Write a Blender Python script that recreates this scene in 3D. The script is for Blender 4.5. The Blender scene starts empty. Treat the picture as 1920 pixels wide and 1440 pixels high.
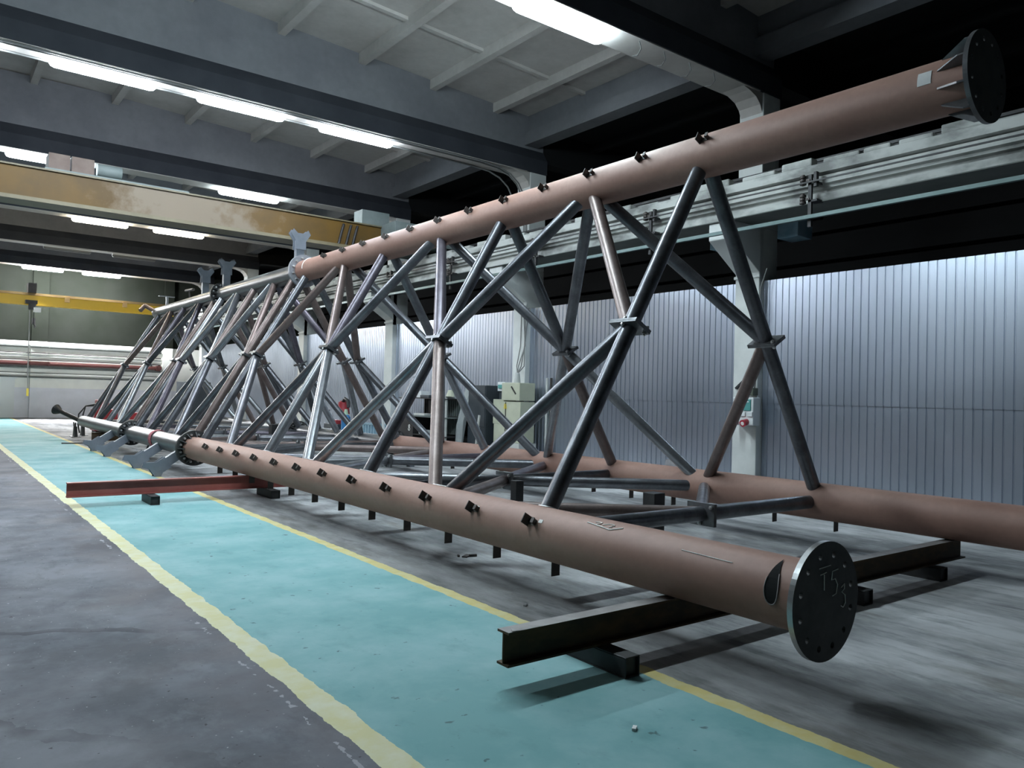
import bpy, bmesh, math, random
from mathutils import Vector, Matrix
random.seed(7)
PI = math.pi
scn = bpy.context.scene
COL = scn.collection
H = 1.48                                   # camera height above the floor

# ------------------------------------------------------------------ mesh builder
class MB:
    def __init__(s):
        s.v, s.f, s.sm, s.mi = [], [], [], []
    def add(s, vs, fs, smooth=False, m=0):
        o = len(s.v)
        s.v += [tuple(v) for v in vs]
        for f in fs:
            s.f.append([i + o for i in f]); s.sm.append(smooth); s.mi.append(m)
        return s
    def box(s, c, d, rot=None, m=0):
        x, y, z = d[0]/2, d[1]/2, d[2]/2
        vs = [Vector((a*x, b*y, e*z)) for a in (-1, 1) for b in (-1, 1) for e in (-1, 1)]
        if rot is not None: vs = [rot @ v for v in vs]
        c = Vector(c)
        vs = [v + c for v in vs]
        return s.add(vs, [(0,1,3,2),(4,6,7,5),(0,4,5,1),(2,3,7,6),(0,2,6,4),(1,5,7,3)], m=m)
    def bounds(s, lo, hi, m=0):
        c = [(a+b)/2 for a, b in zip(lo, hi)]; d = [abs(b-a) for a, b in zip(lo, hi)]
        return s.box(c, d, m=m)
    def tube(s, p0, p1, r0, r1=None, n=20, caps=True, m=0, inner=None):
        if r1 is None: r1 = r0
        p0, p1 = Vector(p0), Vector(p1)
        ax = (p1 - p0).normalized()
        u = ax.orthogonal().normalized(); w = ax.cross(u)
        vs = []
        for p, r in ((p0, r0), (p1, r1)):
            for i in range(n):
                a = 2*PI*i/n
                vs.append(p + (u*math.cos(a) + w*math.sin(a))*r)
        s.add(vs, [(i, (i+1) % n, n+(i+1) % n, n+i) for i in range(n)], True, m)
        if caps:
            s.add(vs, [tuple(range(n))[::-1], tuple(range(n, 2*n))], False, m)
        return s
    def path(s, pts, r, n=8, m=0):
        pts = [Vector(p) for p in pts]
        rings = []
        u = None
        for i, p in enumerate(pts):
            t = (pts[min(i+1, len(pts)-1)] - pts[max(i-1, 0)]).normalized()
            if u is None: u = t.orthogonal().normalized()
            u = (u - t*u.dot(t)).normalized(); w = t.cross(u)
            rings.append([p + (u*math.cos(2*PI*k/n) + w*math.sin(2*PI*k/n))*r for k in range(n)])
        vs = [v for rg in rings for v in rg]
        fs = []
        for i in range(len(pts)-1):
            for k in range(n):
                fs.append((i*n+k, i*n+(k+1) % n, (i+1)*n+(k+1) % n, (i+1)*n+k))
        s.add(vs, fs, True, m)
        s.add(vs, [tuple(range(n))[::-1], tuple(range((len(pts)-1)*n, len(pts)*n))], False, m)
        return s
    def prism(s, poly, a, b, axis, m=0):
        """poly: 2-D points in the two other axes (cyclic order x,y,z without axis), extruded from a to b."""
        def P(q, t):
            if axis == 'x': return (t, q[0], q[1])
            if axis == 'y': return (q[0], t, q[1])
            return (q[0], q[1], t)
        n = len(poly)
        vs = [P(q, a) for q in poly] + [P(q, b) for q in poly]
        fs = [(i, (i+1) % n, n+(i+1) % n, n+i) for i in range(n)]
        fs += [tuple(range(n))[::-1], tuple(range(n, 2*n))]
        return s.add(vs, fs, m=m)
    def plate(s, pts, th):
        """flat polygon in 3-D thickened by th along its normal."""
        pts = [Vector(p) for p in pts]
        nrm = (pts[1]-pts[0]).cross(pts[2]-pts[0]).normalized()
        n = len(pts)
        vs = [p - nrm*th/2 for p in pts] + [p + nrm*th/2 for p in pts]
        fs = [(i, (i+1) % n, n+(i+1) % n, n+i) for i in range(n)]
        fs += [tuple(range(n))[::-1], tuple(range(n, 2*n))]
        return s.add(vs, fs)
    def build(s, name, mats, parent=None, bevel=0.0):
        me = bpy.data.meshes.new(name)
        vs, loc = s.v, None
        me.from_pydata(vs, [], s.f)
        me.polygons.foreach_set('use_smooth', s.sm)
        if not isinstance(mats, (list, tuple)): mats = [mats]
        for mm in mats: me.materials.append(mm)
        me.polygons.foreach_set('material_index', s.mi)
        bm = bmesh.new(); bm.from_mesh(me)
        bmesh.ops.recalc_face_normals(bm, faces=bm.faces)
        bm.to_mesh(me); bm.free()
        me.update()
        o = bpy.data.objects.new(name, me)
        COL.objects.link(o)
        if parent is not None:
            o.parent = parent
            o.matrix_parent_inverse = parent_inv(parent)
        if bevel:
            b = o.modifiers.new('edge', 'BEVEL'); b.width = bevel; b.segments = 2; b.limit_method = 'ANGLE'
        return o

def parent_inv(p):
    m = Matrix.Identity(4)
    q = p
    chain = []
    while q is not None:
        chain.append(q.matrix_parent_inverse @ Matrix.Translation(q.location) @ q.rotation_euler.to_matrix().to_4x4())
        q = q.parent
    for c in reversed(chain): m = m @ c
    return m.inverted()

def tag(o, label=None, cat=None, group=None, kind=None):
    if label: o['label'] = label
    if cat: o['category'] = cat
    if group: o['group'] = group
    if kind: o['kind'] = kind
    return o
def empty(name, loc, label, cat, group=None):
    o = bpy.data.objects.new(name, None); COL.objects.link(o)
    o.location = loc; o.empty_display_size = 0.1
    return tag(o, label, cat, group)
def struct(name, mb, mats, **k):
    return tag(mb.build(name, mats, **k), kind='structure')

# ------------------------------------------------------------------ materials
def new_mat(name):
    m = bpy.data.materials.new(name); m.use_nodes = True
    nt = m.node_tree
    return m, nt, nt.nodes['Principled BSDF']
def mix_rgb(nt, fac, a, b, mode='MIX'):
    n = nt.nodes.new('ShaderNodeMix'); n.data_type = 'RGBA'; n.blend_type = mode
    for sock, val in ((n.inputs[0], fac), (n.inputs[6], a), (n.inputs[7], b)):
        if hasattr(val, 'is_output'): nt.links.new(val, sock)
        elif isinstance(val, (int, float)): sock.default_value = val
        else: sock.default_value = (*val, 1)
    return n.outputs[2]
def math_n(nt, op, a, b=0.0, c=None):
    n = nt.nodes.new('ShaderNodeMath'); n.operation = op
    for i, val in enumerate((a, b, c)):
        if val is None: continue
        if hasattr(val, 'is_output'): nt.links.new(val, n.inputs[i])
        else: n.inputs[i].default_value = val
    return n.outputs[0]
def noise(nt, scale, detail=4, rough=0.55, stretch=None, coord='pos'):
    if coord == 'pos':
        g = nt.nodes.new('ShaderNodeNewGeometry').outputs['Position']
    else:
        g = nt.nodes.new('ShaderNodeTexCoord').outputs['Object']
    if stretch:
        mp = nt.nodes.new('ShaderNodeMapping'); mp.inputs['Scale'].default_value = stretch
        nt.links.new(g, mp.inputs['Vector']); g = mp.outputs[0]
    n = nt.nodes.new('ShaderNodeTexNoise'); n.inputs['Scale'].default_value = scale
    n.inputs['Detail'].default_value = detail; n.inputs['Roughness'].default_value = rough
    nt.links.new(g, n.inputs['Vector'])
    return n.outputs['Fac']
def ramp(nt, fac, lo, hi, a=0.0, b=1.0):
    n = nt.nodes.new('ShaderNodeMapRange'); n.inputs['From Min'].default_value = lo
    n.inputs['From Max'].default_value = hi; n.inputs['To Min'].default_value = a; n.inputs['To Max'].default_value = b
    nt.links.new(fac, n.inputs['Value'])
    return n.outputs[0]
def mat(name, c1, c2=None, rough=0.6, metal=0.0, scale=3.0, stretch=None, bump=0.0, lo=0.35, hi=0.65, fine=0.0, coat=0.0, rvar=0.0):
    m, nt, p = new_mat(name)
    p.inputs['Roughness'].default_value = rough; p.inputs['Metallic'].default_value = metal
    if coat: p.inputs['Coat Weight'].default_value = coat
    if c2 is None:
        p.inputs['Base Color'].default_value = (*c1, 1)
    else:
        f = ramp(nt, noise(nt, scale, 5, 0.6, stretch), lo, hi)
        c = mix_rgb(nt, f, c1, c2)
        if fine:
            g = ramp(nt, noise(nt, scale*9, 3, 0.6), 0.3, 0.7, 1-fine, 1+fine)
            vm = nt.nodes.new('ShaderNodeVectorMath'); vm.operation = 'SCALE'
            nt.links.new(c, vm.inputs[0]); nt.links.new(g, vm.inputs['Scale']); c = vm.outputs[0]
        nt.links.new(c, p.inputs['Base Color'])
        if rvar:
            nt.links.new(ramp(nt, noise(nt, scale*1.7, 4), 0.3, 0.7, rough-rvar, rough+rvar), p.inputs['Roughness'])
    if bump:
        b = nt.nodes.new('ShaderNodeBump'); b.inputs['Strength'].default_value = bump; b.inputs['Distance'].default_value = 0.02
        nt.links.new(noise(nt, scale*4, 4), b.inputs['Height']); nt.links.new(b.outputs[0], p.inputs['Normal'])
    return m

M = {}
M['oxide'] = mat('mill_oxide_brown', (.285,.155,.118), (.35,.205,.16), .58, .04, 2.2, (1,.35,1), .05, fine=.06)
M['steel'] = mat('bare_tube_steel', (.115,.118,.13), (.19,.195,.21), .36, .75, 5, (1,1,1), 0, fine=.08, rvar=.05)
M['steel_brown'] = mat('brownish_tube_steel', (.15,.112,.10), (.21,.165,.155), .4, .5, 5, None, 0, fine=.08)
M['steel_violet'] = mat('violet_tinted_tube_steel', (.115,.10,.125), (.17,.155,.18), .38, .6, 5, None, 0, fine=.08)
M['steel_bright'] = mat('bright_tube_steel', (.25,.26,.275), (.36,.37,.39), .32, .8, 5, None, 0, fine=.08)
M['primer_grey'] = mat('grey_primer', (.105,.107,.11), (.145,.148,.15), .36, .45, 3, None, .02)
M['flange_black'] = mat('mill_black_flange', (.035,.036,.036), (.055,.055,.054), .62, .2, 8, None, .05)
M['cut_steel'] = mat('machined_edge', (.42,.42,.42), (.5,.5,.5), .3, .9, 14)
M['flange_grey'] = mat('grey_flange_paint', (.26,.27,.30), (.31,.32,.35), .45, .1, 6)
M['dark_steel'] = mat('dark_clip_steel', (.05,.042,.038), (.085,.072,.065), .55, .3, 9)
M['plate_steel'] = mat('splice_plate_steel', (.12,.125,.13), (.2,.2,.21), .35, .7, 9)
M['bolt'] = mat('zinc_bolt', (.5,.5,.5), (.6,.6,.6), .35, .8, 9)
M['arm_grey'] = mat('blue_grey_arm_paint', (.13,.15,.18), (.175,.195,.23), .5, .05, 4)
M['rust'] = mat('rusty_section', (.05,.035,.02), (.13,.075,.03), .75, .1, 3, (1,1,2.2), .08, lo=.45, hi=.75)
M['rust_top'] = mat('dull_steel_skin', (.22,.205,.2), (.3,.285,.28), .6, .3, 5, None, .04)
M['red_primer'] = mat('red_primer', (.25,.065,.055), (.31,.09,.075), .55, 0, 4, None, .02)
M['black_iron'] = mat('black_iron', (.018,.018,.02), (.035,.034,.034), .55, .2, 6)
M['chalk'] = mat('white_chalk', (.85,.84,.8), None, .9)
M['paper'] = mat('white_paper', (.72,.72,.7), (.66,.66,.65), .8, 0, 12, (8,1,1))
M['conc_ceil'] = mat('ceiling_concrete', (.43,.41,.38), (.53,.51,.48), .85, 0, .8, None, .1, fine=.05)
M['conc_girder'] = mat('girder_concrete', (.15,.155,.168), (.195,.20,.212), .85, 0, .9, None, .1, fine=.05)
M['flange_dark'] = mat('girder_flange_dark', (.020,.024,.032), (.034,.038,.047), .85, 0, 1.2)  # bottom flange of the girders, darker than the web
M['conc_white'] = mat('whitewashed_concrete', (.56,.59,.57), (.68,.70,.68), .8, 0, 1.6, None, .1, lo=.3, hi=.6)
M['white_worn'] = mat('worn_whitewash', (.20,.205,.195), (.52,.535,.51), .85, 0, 2.2, (1,.5,1), .0, lo=.38, hi=.56)
M['green_edge'] = mat('dark_green_grey_soffit', (.10,.115,.105), (.14,.15,.14), .8, 0, 2)
M['shade_black'] = mat('shade_black_surface', (.004,.0044,.005), (.006,.0066,.007), 1.0, 0, .5)  # darkness of the unlit bay put into the colour; front wall and slot too
M['wall_grey'] = mat('painted_side_wall', (.09,.10,.10), (.12,.125,.125), .8, 0, .6)
M['cream'] = mat('cream_cabinet_paint', (.48,.50,.38), (.54,.56,.43), .5, 0, 4)
M['pale_grey'] = mat('pale_grey_paint', (.52,.54,.52), (.58,.6,.58), .5, 0, 4)
M['box_white'] = mat('off_white_plastic', (.74,.77,.77), None, .4)
M['teal'] = mat('teal_plastic', (.10,.34,.32), None, .35)
M['red_plastic'] = mat('red_plastic', (.40,.02,.04), None, .35)
M['red_machine'] = mat('red_machine_paint', (.40,.04,.05), (.33,.03,.04), .4, 0, 5)
M['dark_cab'] = mat('dark_blue_grey_cabinet', (.035,.045,.055), (.045,.055,.065), .5, .1, 3)
M['rubber'] = mat('black_rubber', (.015,.015,.017), None, .5)
M['cloth'] = mat('pale_grey_sheet', (.28,.31,.31), (.34,.37,.37), .8, 0, 3, None, .2)
M['yellow_sticker'] = mat('yellow_sticker', (.75,.6,.08), None, .5)
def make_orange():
    m, nt, p = new_mat('orange_crane_paint_lamp_sheen')
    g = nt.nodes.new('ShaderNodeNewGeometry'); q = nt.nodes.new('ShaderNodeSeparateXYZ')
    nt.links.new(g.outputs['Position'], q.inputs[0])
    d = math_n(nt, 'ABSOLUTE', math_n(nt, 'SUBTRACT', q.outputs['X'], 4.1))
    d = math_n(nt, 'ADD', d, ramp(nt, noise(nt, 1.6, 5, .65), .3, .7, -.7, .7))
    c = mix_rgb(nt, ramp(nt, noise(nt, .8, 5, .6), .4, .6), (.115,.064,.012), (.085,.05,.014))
    c = mix_rgb(nt, ramp(nt, d, .8, 1.7, .85, 0), c, (.19,.155,.115))  # pale lamp reflection near mid-span, painted into the orange
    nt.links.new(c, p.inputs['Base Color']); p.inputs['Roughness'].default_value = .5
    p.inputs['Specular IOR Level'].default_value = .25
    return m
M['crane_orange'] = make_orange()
M['crane_edge'] = mat('faded_crane_edge', (.12,.10,.055), (.16,.135,.08), .5, 0, 2)
M['crane_yellow'] = mat('bright_yellow_crane_paint', (.72,.45,.02), (.66,.41,.02), .45, 0, 1.5)
M['crane_rail'] = mat('brown_crane_rail', (.17,.10,.03), (.2,.13,.04), .6, 0, 3)
M['rust_brown'] = mat('brown_rusty_box', (.12,.085,.07), (.16,.12,.10), .7, 0, 3)
M['machine_grey'] = mat('grey_green_machine', (.12,.15,.145), (.16,.19,.185), .6, 0, 3)
M['blue_box'] = mat('dull_blue_sheet', (.20,.36,.46), (.30,.45,.54), .6, 0, 5)
M['pipe_grey'] = mat('grey_green_pipe', (.10,.112,.105), (.14,.15,.14), .6, 0, 4)
M['pipe_dark'] = mat('dark_pipe', (.045,.04,.038), None, .6)
M['pipe_red'] = mat('red_brown_pipe', (.14,.045,.04), (.18,.06,.055), .6, 0, 4)
M['strip'] = mat('pale_conductor_strip', (.09,.15,.145), (.13,.19,.185), .45, .2, 2)
M['lamp_body'] = mat('lamp_housing', (.6,.62,.63), None, .5)
M['strap'] = mat('red_webbing_strap', (.36,.09,.11), None, .8)
M['blue_plastic'] = mat('blue_bottle', (.05,.22,.5), None, .35)
M['green_plastic'] = mat('pale_green_cap', (.45,.62,.45), None, .4)
M['olive'] = mat('olive_plastic', (.10,.115,.085), None, .5)
M['cable'] = mat('grey_cable', (.16,.165,.16), None, .6)

def emit(name, col, s):
    m, nt, p = new_mat(name)
    p.inputs['Base Color'].default_value = (.8,.8,.8,1)
    p.inputs['Emission Color'].default_value = (*col, 1)
    p.inputs['Emission Strength'].default_value = s
    return m
LAMP = 26.0
M['lit_cool'] = emit('lit_cool_tube', (.76,.92,1.0), LAMP)
M['lit_blue'] = emit('lit_bluish_tube', (.80,.90,1.0), LAMP)
M['lit_warm'] = emit('lit_warm_tube', (1.0,.90,.70), LAMP*.55)
M['lit_far'] = emit('lit_far_tube', (.93,.96,1.0), LAMP*5.5)
M['unlit'] = mat('unlit_diffuser', (.10,.105,.105), None, .4)

# galvanised corrugated sheet
def make_galv():
    m, nt, p = new_mat('galvanised_sheet')
    c = mix_rgb(nt, ramp(nt, noise(nt, .7, 1, .5, (1,1,.5)), 0, 1), (.34,.385,.46), (.64,.69,.78))
    nt.links.new(c, p.inputs['Base Color'])
    p.inputs['Metallic'].default_value = .9
    nt.links.new(ramp(nt, noise(nt, .8, 1, .5, (1,1,.5)), 0, 1, .285, .36), p.inputs['Roughness'])
    return m
M['galv'] = make_galv()

def make_backwall():
    m, nt, p = new_mat('back_wall_paint')
    g = nt.nodes.new('ShaderNodeNewGeometry'); s = nt.nodes.new('ShaderNodeSeparateXYZ')
    nt.links.new(g.outputs['Position'], s.inputs[0])
    z = s.outputs['Z']
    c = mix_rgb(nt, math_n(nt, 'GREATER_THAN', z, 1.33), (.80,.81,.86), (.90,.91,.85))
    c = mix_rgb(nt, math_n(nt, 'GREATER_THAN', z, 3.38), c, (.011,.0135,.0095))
    c = mix_rgb(nt, ramp(nt, noise(nt, 1.2, 4), .35, .65, .0, .12), c, (.05,.05,.05))
    nt.links.new(c, p.inputs['Base Color']); p.inputs['Roughness'].default_value = .85; p.inputs['Specular IOR Level'].default_value = .1
    return m
M['back_wall'] = make_backwall()

def make_floor():
    m, nt, p = new_mat('hall_floor')
    g = nt.nodes.new('ShaderNodeNewGeometry'); s = nt.nodes.new('ShaderNodeSeparateXYZ')
    nt.links.new(g.outputs['Position'], s.inputs[0])
    X, Y = s.outputs['X'], s.outputs['Y']
    wob = ramp(nt, noise(nt, 5, 4, .6), .3, .7, -.014, .014)
    Xw = math_n(nt, 'ADD', X, wob)
    # left asphalt-grey concrete
    cl = mix_rgb(nt, ramp(nt, noise(nt, .8, 7, .66), .40, .60), (.085,.091,.106), (.165,.174,.198))
    cl = mix_rgb(nt, ramp(nt, noise(nt, 3.1, 6, .7, (1,.55,1)), .52, .66, 0, .6), cl, (.066,.072,.086))
    cl = mix_rgb(nt, ramp(nt, noise(nt, 2.1, 6, .7, (1,.7,1)), .54, .68, 0, .5), cl, (.215,.226,.252))
    cl = mix_rgb(nt, ramp(nt, noise(nt, 26, 2, .5), .70, .74, 0, .8), cl, (.025,.025,.028))
    cl = mix_rgb(nt, ramp(nt, noise(nt, 34, 2, .5, (1.1,1,1)), .715, .74, 0, .7), cl, (.40,.41,.42))
    # curved tyre marks
    def mark(cx, cy, rad, wd, seed):
        dx = math_n(nt, 'SUBTRACT', X, cx); dy = math_n(nt, 'SUBTRACT', Y, cy)
        rr = math_n(nt, 'SQRT', math_n(nt, 'ADD', math_n(nt, 'MULTIPLY', dx, dx), math_n(nt, 'MULTIPLY', dy, dy)))
        rr = math_n(nt, 'ADD', rr, ramp(nt, noise(nt, 2+seed, 4), .3, .7, -.06, .06))
        t = math_n(nt, 'LESS_THAN', math_n(nt, 'ABSOLUTE', math_n(nt, 'SUBTRACT', rr, rad)), wd)
        return math_n(nt, 'MULTIPLY', t, ramp(nt, noise(nt, 1.1+seed*.3, 3), .47, .6, 0, .6))
    cl = mix_rgb(nt, mark(-1.2, 1.2, 4.55, .035, 0), cl, (.03,.032,.038))
    cl = mix_rgb(nt, mark(-2.2, 1.4, 3.6, .05, 1), cl, (.03,.032,.038))
    # reddish dirt close to the stripe
    cl = mix_rgb(nt, ramp(nt, math_n(nt, 'SUBTRACT', Xw, ramp(nt, noise(nt, 2.2, 3), .35, .65, 0, .5)), .7, 1.45, 0, .6), cl, (.098,.085,.09))
    # peeled whitish slivers beside the stripe
    pk = math_n(nt, 'MULTIPLY', math_n(nt, 'LESS_THAN', math_n(nt, 'ABSOLUTE', math_n(nt, 'SUBTRACT', Xw, 1.44)), ramp(nt, noise(nt, 9, 3, .7), .42, .66, .0, .022)),
                math_n(nt, 'GREATER_THAN', noise(nt, 1.1, 5, .75), .535))
    cl = mix_rgb(nt, math_n(nt, 'MULTIPLY', pk, .8), cl, (.33,.33,.35))
    # right concrete with streaks along the tower
    cr = mix_rgb(nt, ramp(nt, noise(nt, .7, 7, .66, (1.3,.5,1)), .40, .60), (.20,.207,.212), (.56,.568,.575))
    cr = mix_rgb(nt, ramp(nt, noise(nt, 2.2, 7, .72, (2.0,.5,1)), .50, .66, 0, .62), cr, (.085,.093,.10))
    cr = mix_rgb(nt, ramp(nt, noise(nt, 5, 6, .72, (1.1,.35,1)), .57, .70, 0, .45), cr, (.58,.58,.57))
    cr = mix_rgb(nt, ramp(nt, noise(nt, 1.7, 6, .7, (1.6,.5,1)), .55, .68, 0, .5), cr, (.22,.20,.17))
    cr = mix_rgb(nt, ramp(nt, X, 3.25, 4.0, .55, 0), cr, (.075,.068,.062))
    # painted green walkway
    gr = mix_rgb(nt, ramp(nt, noise(nt, 1.2, 6, .64), .40, .62), (.15,.325,.33), (.23,.40,.41))
    gr = mix_rgb(nt, ramp(nt, noise(nt, 4.5, 6, .68, (1,.6,1)), .56, .72, 0, .35), gr, (.09,.21,.205))
    gr = mix_rgb(nt, ramp(nt, noise(nt, 13, 3, .5), .68, .73, 0, .7), gr, (.04,.075,.075))
    ye = mix_rgb(nt, ramp(nt, noise(nt, 6, 4, .6), .4, .7), (.56,.53,.30), (.60,.60,.46))
    yr = mix_rgb(nt, ramp(nt, noise(nt, 6, 4, .6), .4, .7), (.50,.42,.17), (.52,.49,.28))
    c = mix_rgb(nt, math_n(nt, 'GREATER_THAN', Xw, 1.505), cl, ye)
    c = mix_rgb(nt, math_n(nt, 'GREATER_THAN', Xw, 1.64), c, gr)
    c = mix_rgb(nt, math_n(nt, 'GREATER_THAN', Xw, 3.15), c, yr)
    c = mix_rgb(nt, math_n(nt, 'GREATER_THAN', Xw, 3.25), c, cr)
    nt.links.new(c, p.inputs['Base Color'])
    nt.links.new(ramp(nt, noise(nt, 1.1, 4), .3, .7, .66, .86), p.inputs['Roughness'])
    p.inputs['Specular IOR Level'].default_value = .22
    b = nt.nodes.new('ShaderNodeBump'); b.inputs['Strength'].default_value = .12; b.inputs['Distance'].default_value = .01
    nt.links.new(noise(nt, 14, 5, .65), b.inputs['Height']); nt.links.new(b.outputs[0], p.inputs['Normal'])
    return m
M['floor'] = make_floor()

# ------------------------------------------------------------------ hall shell
XL, XR, Y0, Y1 = -7.6, 10.6, -6.0, 40.0
ROWS = [1.5, 7.55, 13.45, 19.45, 25.75, 31.8, 37.85]
struct('floor', MB().bounds((XL-.3, Y0-.3, -.2), (18, Y1+.3, 0)), M['floor'])
def slab_z(x): return 8.08 - .05*max(0, abs(x-1.5)-1.0)
mb = MB()
xs = [XL-.3, -4, -1, .5, 2.5, 6, 10.75]
for a, b in zip(xs[:-1], xs[1:]):
    za, zb = slab_z(a), slab_z(b)
    mb.add([(a,Y0-.3,za),(b,Y0-.3,zb),(b,Y1+.3,zb),(a,Y1+.3,za),(a,Y0-.3,za+.3),(b,Y0-.3,zb+.3),(b,Y1+.3,zb+.3),(a,Y1+.3,za+.3)],
           [(0,1,2,3),(4,7,6,5),(0,4,5,1),(1,5,6,2),(2,6,7,3),(3,7,4,0)])
x = 4.9 - 1.57*8
while x < 10.4:
    if x > XL:
        z = slab_z(x); mb.bounds((x-.07, Y0, z-.19), (x+.07, Y1, z+.1))
    x += 1.57
for a, b in zip(ROWS[:-1], ROWS[1:]):
    for t in (.34, .68):
        y = a + (b-a)*t
        for q0, q1 in zip(xs[:-1], xs[1:]):
            z = min(slab_z(q0), slab_z(q1)); z0, z1 = slab_z(q0), slab_z(q1); mb.add([(q0,y-.05,z0-.055),(q1,y-.05,z1-.055),(q1,y+.05,z1-.055),(q0,y+.05,z0-.055),(q0,y-.05,z0+.1),(q1,y-.05,z1+.1),(q1,y+.05,z1+.1),(q0,y+.05,z0+.1)], [(0,1,2,3),(4,7,6,5),(0,4,5,1),(1,5,6,2),(2,6,7,3),(3,7,4,0)])
struct('ceiling', mb, M['conc_ceil'])
# eave beam over the columns, and the dark neighbouring bay behind them
struct('trim_1', MB().bounds((10.42, Y0, 7.02), (10.78, Y1, 7.30)).bounds((10.5, Y0, 7.30), (10.7, Y1, 7.75)), M['conc_girder'])
struct('wall_far', MB().bounds((17.2, Y0, 0), (17.4, Y1, 8)), M['shade_black'])
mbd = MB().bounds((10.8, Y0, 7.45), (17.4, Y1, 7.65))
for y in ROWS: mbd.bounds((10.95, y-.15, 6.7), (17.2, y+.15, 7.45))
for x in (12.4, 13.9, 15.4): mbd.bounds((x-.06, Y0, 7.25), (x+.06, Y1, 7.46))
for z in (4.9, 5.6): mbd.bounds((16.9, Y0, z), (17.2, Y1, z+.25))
struct('ceiling_side', mbd, M['shade_black'])
struct('wall_left', MB().bounds((XL-.2, Y0-.2, 0), (XL, Y1+.2, 8.2)), M['wall_grey'])
struct('wall_front', MB().bounds((XL, Y0-.2, 0), (18, Y0, 8.2)), M['shade_black'])
mb = MB().bounds((XL, Y1, 0), (18, Y1+.2, 8.2)).bounds((3.88, Y1-.14, 0), (4.50, Y1, 8.0)).bounds((9.32, Y1-.14, 0), (9.75, Y1, 8.0))
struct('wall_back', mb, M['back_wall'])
struct('door_1', MB().bounds((.9, Y1-.05, 0), (3.33, Y1, 1.72)).bounds((.85, Y1-.09, 1.72), (3.42, Y1, 1.82)).bounds((.9, Y1-.055, .78), (3.33, Y1-.04, .80)), M['box_white'])

# roof girders
for y in ROWS:
    mb = MB()
    ch = [(-.09,6.95),(-.09,8.05),(.09,8.05),(.09,6.95)]
    mb.prism([(y+a, b) for a, b in ch], XL, 10.95, 'x', 0)
    fl = [(-.25,6.42),(.25,6.42),(.25,6.72),(.09,6.96),(-.09,6.96),(-.25,6.72)]
    mb.prism([(y+a, b) for a, b in fl], XL, 10.95, 'x', 1)
    # light soffit screed and haunch at the column
    mb.bounds((XL, y-.235, 6.408), (10.4, y+.235, 6.425), 2)
    mb.prism([(9.95,6.42),(10.5,6.42),(10.5,6.10),(10.44,6.22),(10.33,6.32),(10.15,6.38)], y-.2, y+.2, 'y', 2)
    struct('roof_girder', mb, [M['conc_girder'], M['flange_dark'], M['conc_ceil']])

# columns with consoles
def column(y):
    mb = MB()
    w = .225
    mb.bounds((10.48, y-w, 0), (10.95, y+w, 4.27))
    mb.bounds((10.50, y-w, 4.27), (10.95, y+w, 6.42))
    mb.prism([(10.48,3.40),(10.48,3.55),(9.78,4.0),(9.78,4.27),(10.6,4.27),(10.6,3.40)], y-w, y+w, 'y')
    mb.prism([(10.455,3.47),(10.455,3.52),(10.49,3.52),(10.49,3.47)], y-w-.02, y+w+.02, 'y')
    struct('column', mb, M['conc_white'], bevel=.012)
for y in ROWS[1:]: column(y)

# corrugated sheet partition between and behind the columns
def corrugated(name, x, ya, yb, za, zb, top_skip=None):
    per, d = .115, .012
    prof = []
    y = ya
    while y < yb - per:
        prof += [(y, d), (y+.088, d), (y+.096, 0), (y+.107, 0)]
        y += per
    prof.append((y, d))
    n = len(prof)
    vs = [(x - q, yy, za) for yy, q in prof] + [(x - q, yy, zb) for yy, q in prof]
    vs += [(x + .02, yy, za) for yy, q in prof] + [(x + .02, yy, zb) for yy, q in prof]
    fs = []
    for i in range(n-1):
        fs.append((i, i+1, n+i+1, n+i)); fs.append((2*n+i, 3*n+i, 3*n+i+1, 2*n+i+1)); fs.append((n+i, n+i+1, 3*n+i+1, 3*n+i))
    return struct(name, MB().add(vs, fs), M['galv'])
corrugated('wall_right', 10.62, Y0, 38.4, 1.48, 3.43)
corrugated('wall_right_lower', 10.632, Y0, 38.4, 0, 1.50)

# crane runway beam, rail and trolley conductors on the right
mb = MB()
pr = [(9.68,4.655),(9.68,4.78),(10.36,4.78),(10.36,4.64),(10.14,4.56),(10.12,4.46),(10.28,4.42),(10.28,4.28),(9.76,4.28),(9.76,4.385),(9.86,4.40),(9.86,4.445),(9.80,4.46),(9.80,4.50),(9.74,4.515),(9.74,4.625),(9.80,4.635)]
mb.prism(pr, Y0, 38.2, 'y', 0)
mb.bounds((9.74, Y0, 4.268), (10.30, 38.2, 4.282), 1)
struct('crane_runway_beam', mb, [M['white_worn'], M['green_edge']])
mb = MB().bounds((XL+.2, Y0, 4.28), (XL+.9, Y1, 4.78))
struct('crane_runway_beam', mb, M['white_worn'])
tag(MB().bounds((9.96, Y0, 4.80), (10.08, 38.2, 4.84)).bounds((10.005, Y0, 4.84), (10.035, 38.2, 4.92)).bounds((9.985, Y0, 4.92), (10.055, 38.2, 4.96)).bounds((9.9, Y0, 4.78), (10.12, 38.2, 4.80)).build('crane_rail', M['black_iron']),
    'dark steel crane rail along the top of the white runway beam', 'rail')
y = 1.2
for k in range(36):
    y += random.choice((.06, .10, .16, .26)); l = random.uniform(.32, .66); h = random.choice((.04, .07, .10, .12)); xx = 9.68 + random.uniform(0, .05)
    rz = Matrix.Rotation(random.uniform(-.05, .05), 3, 'Z')
    b = MB().box((xx+.08, y+l/2, 4.78+h/2), (.15, l, h), rz).build('concrete_block', M['white_worn'], bevel=.02)
    tag(b, 'whitewashed broken block bedded on the edge of the runway beam', 'block', 'blocks along the top of the runway beam')
    y += l
tag(MB().bounds((9.57, Y0, 4.515), (9.586, 38, 4.535)).build('conductor_rod', M['black_iron']), 'thin dark rod running along the white runway beam', 'rod')
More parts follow.
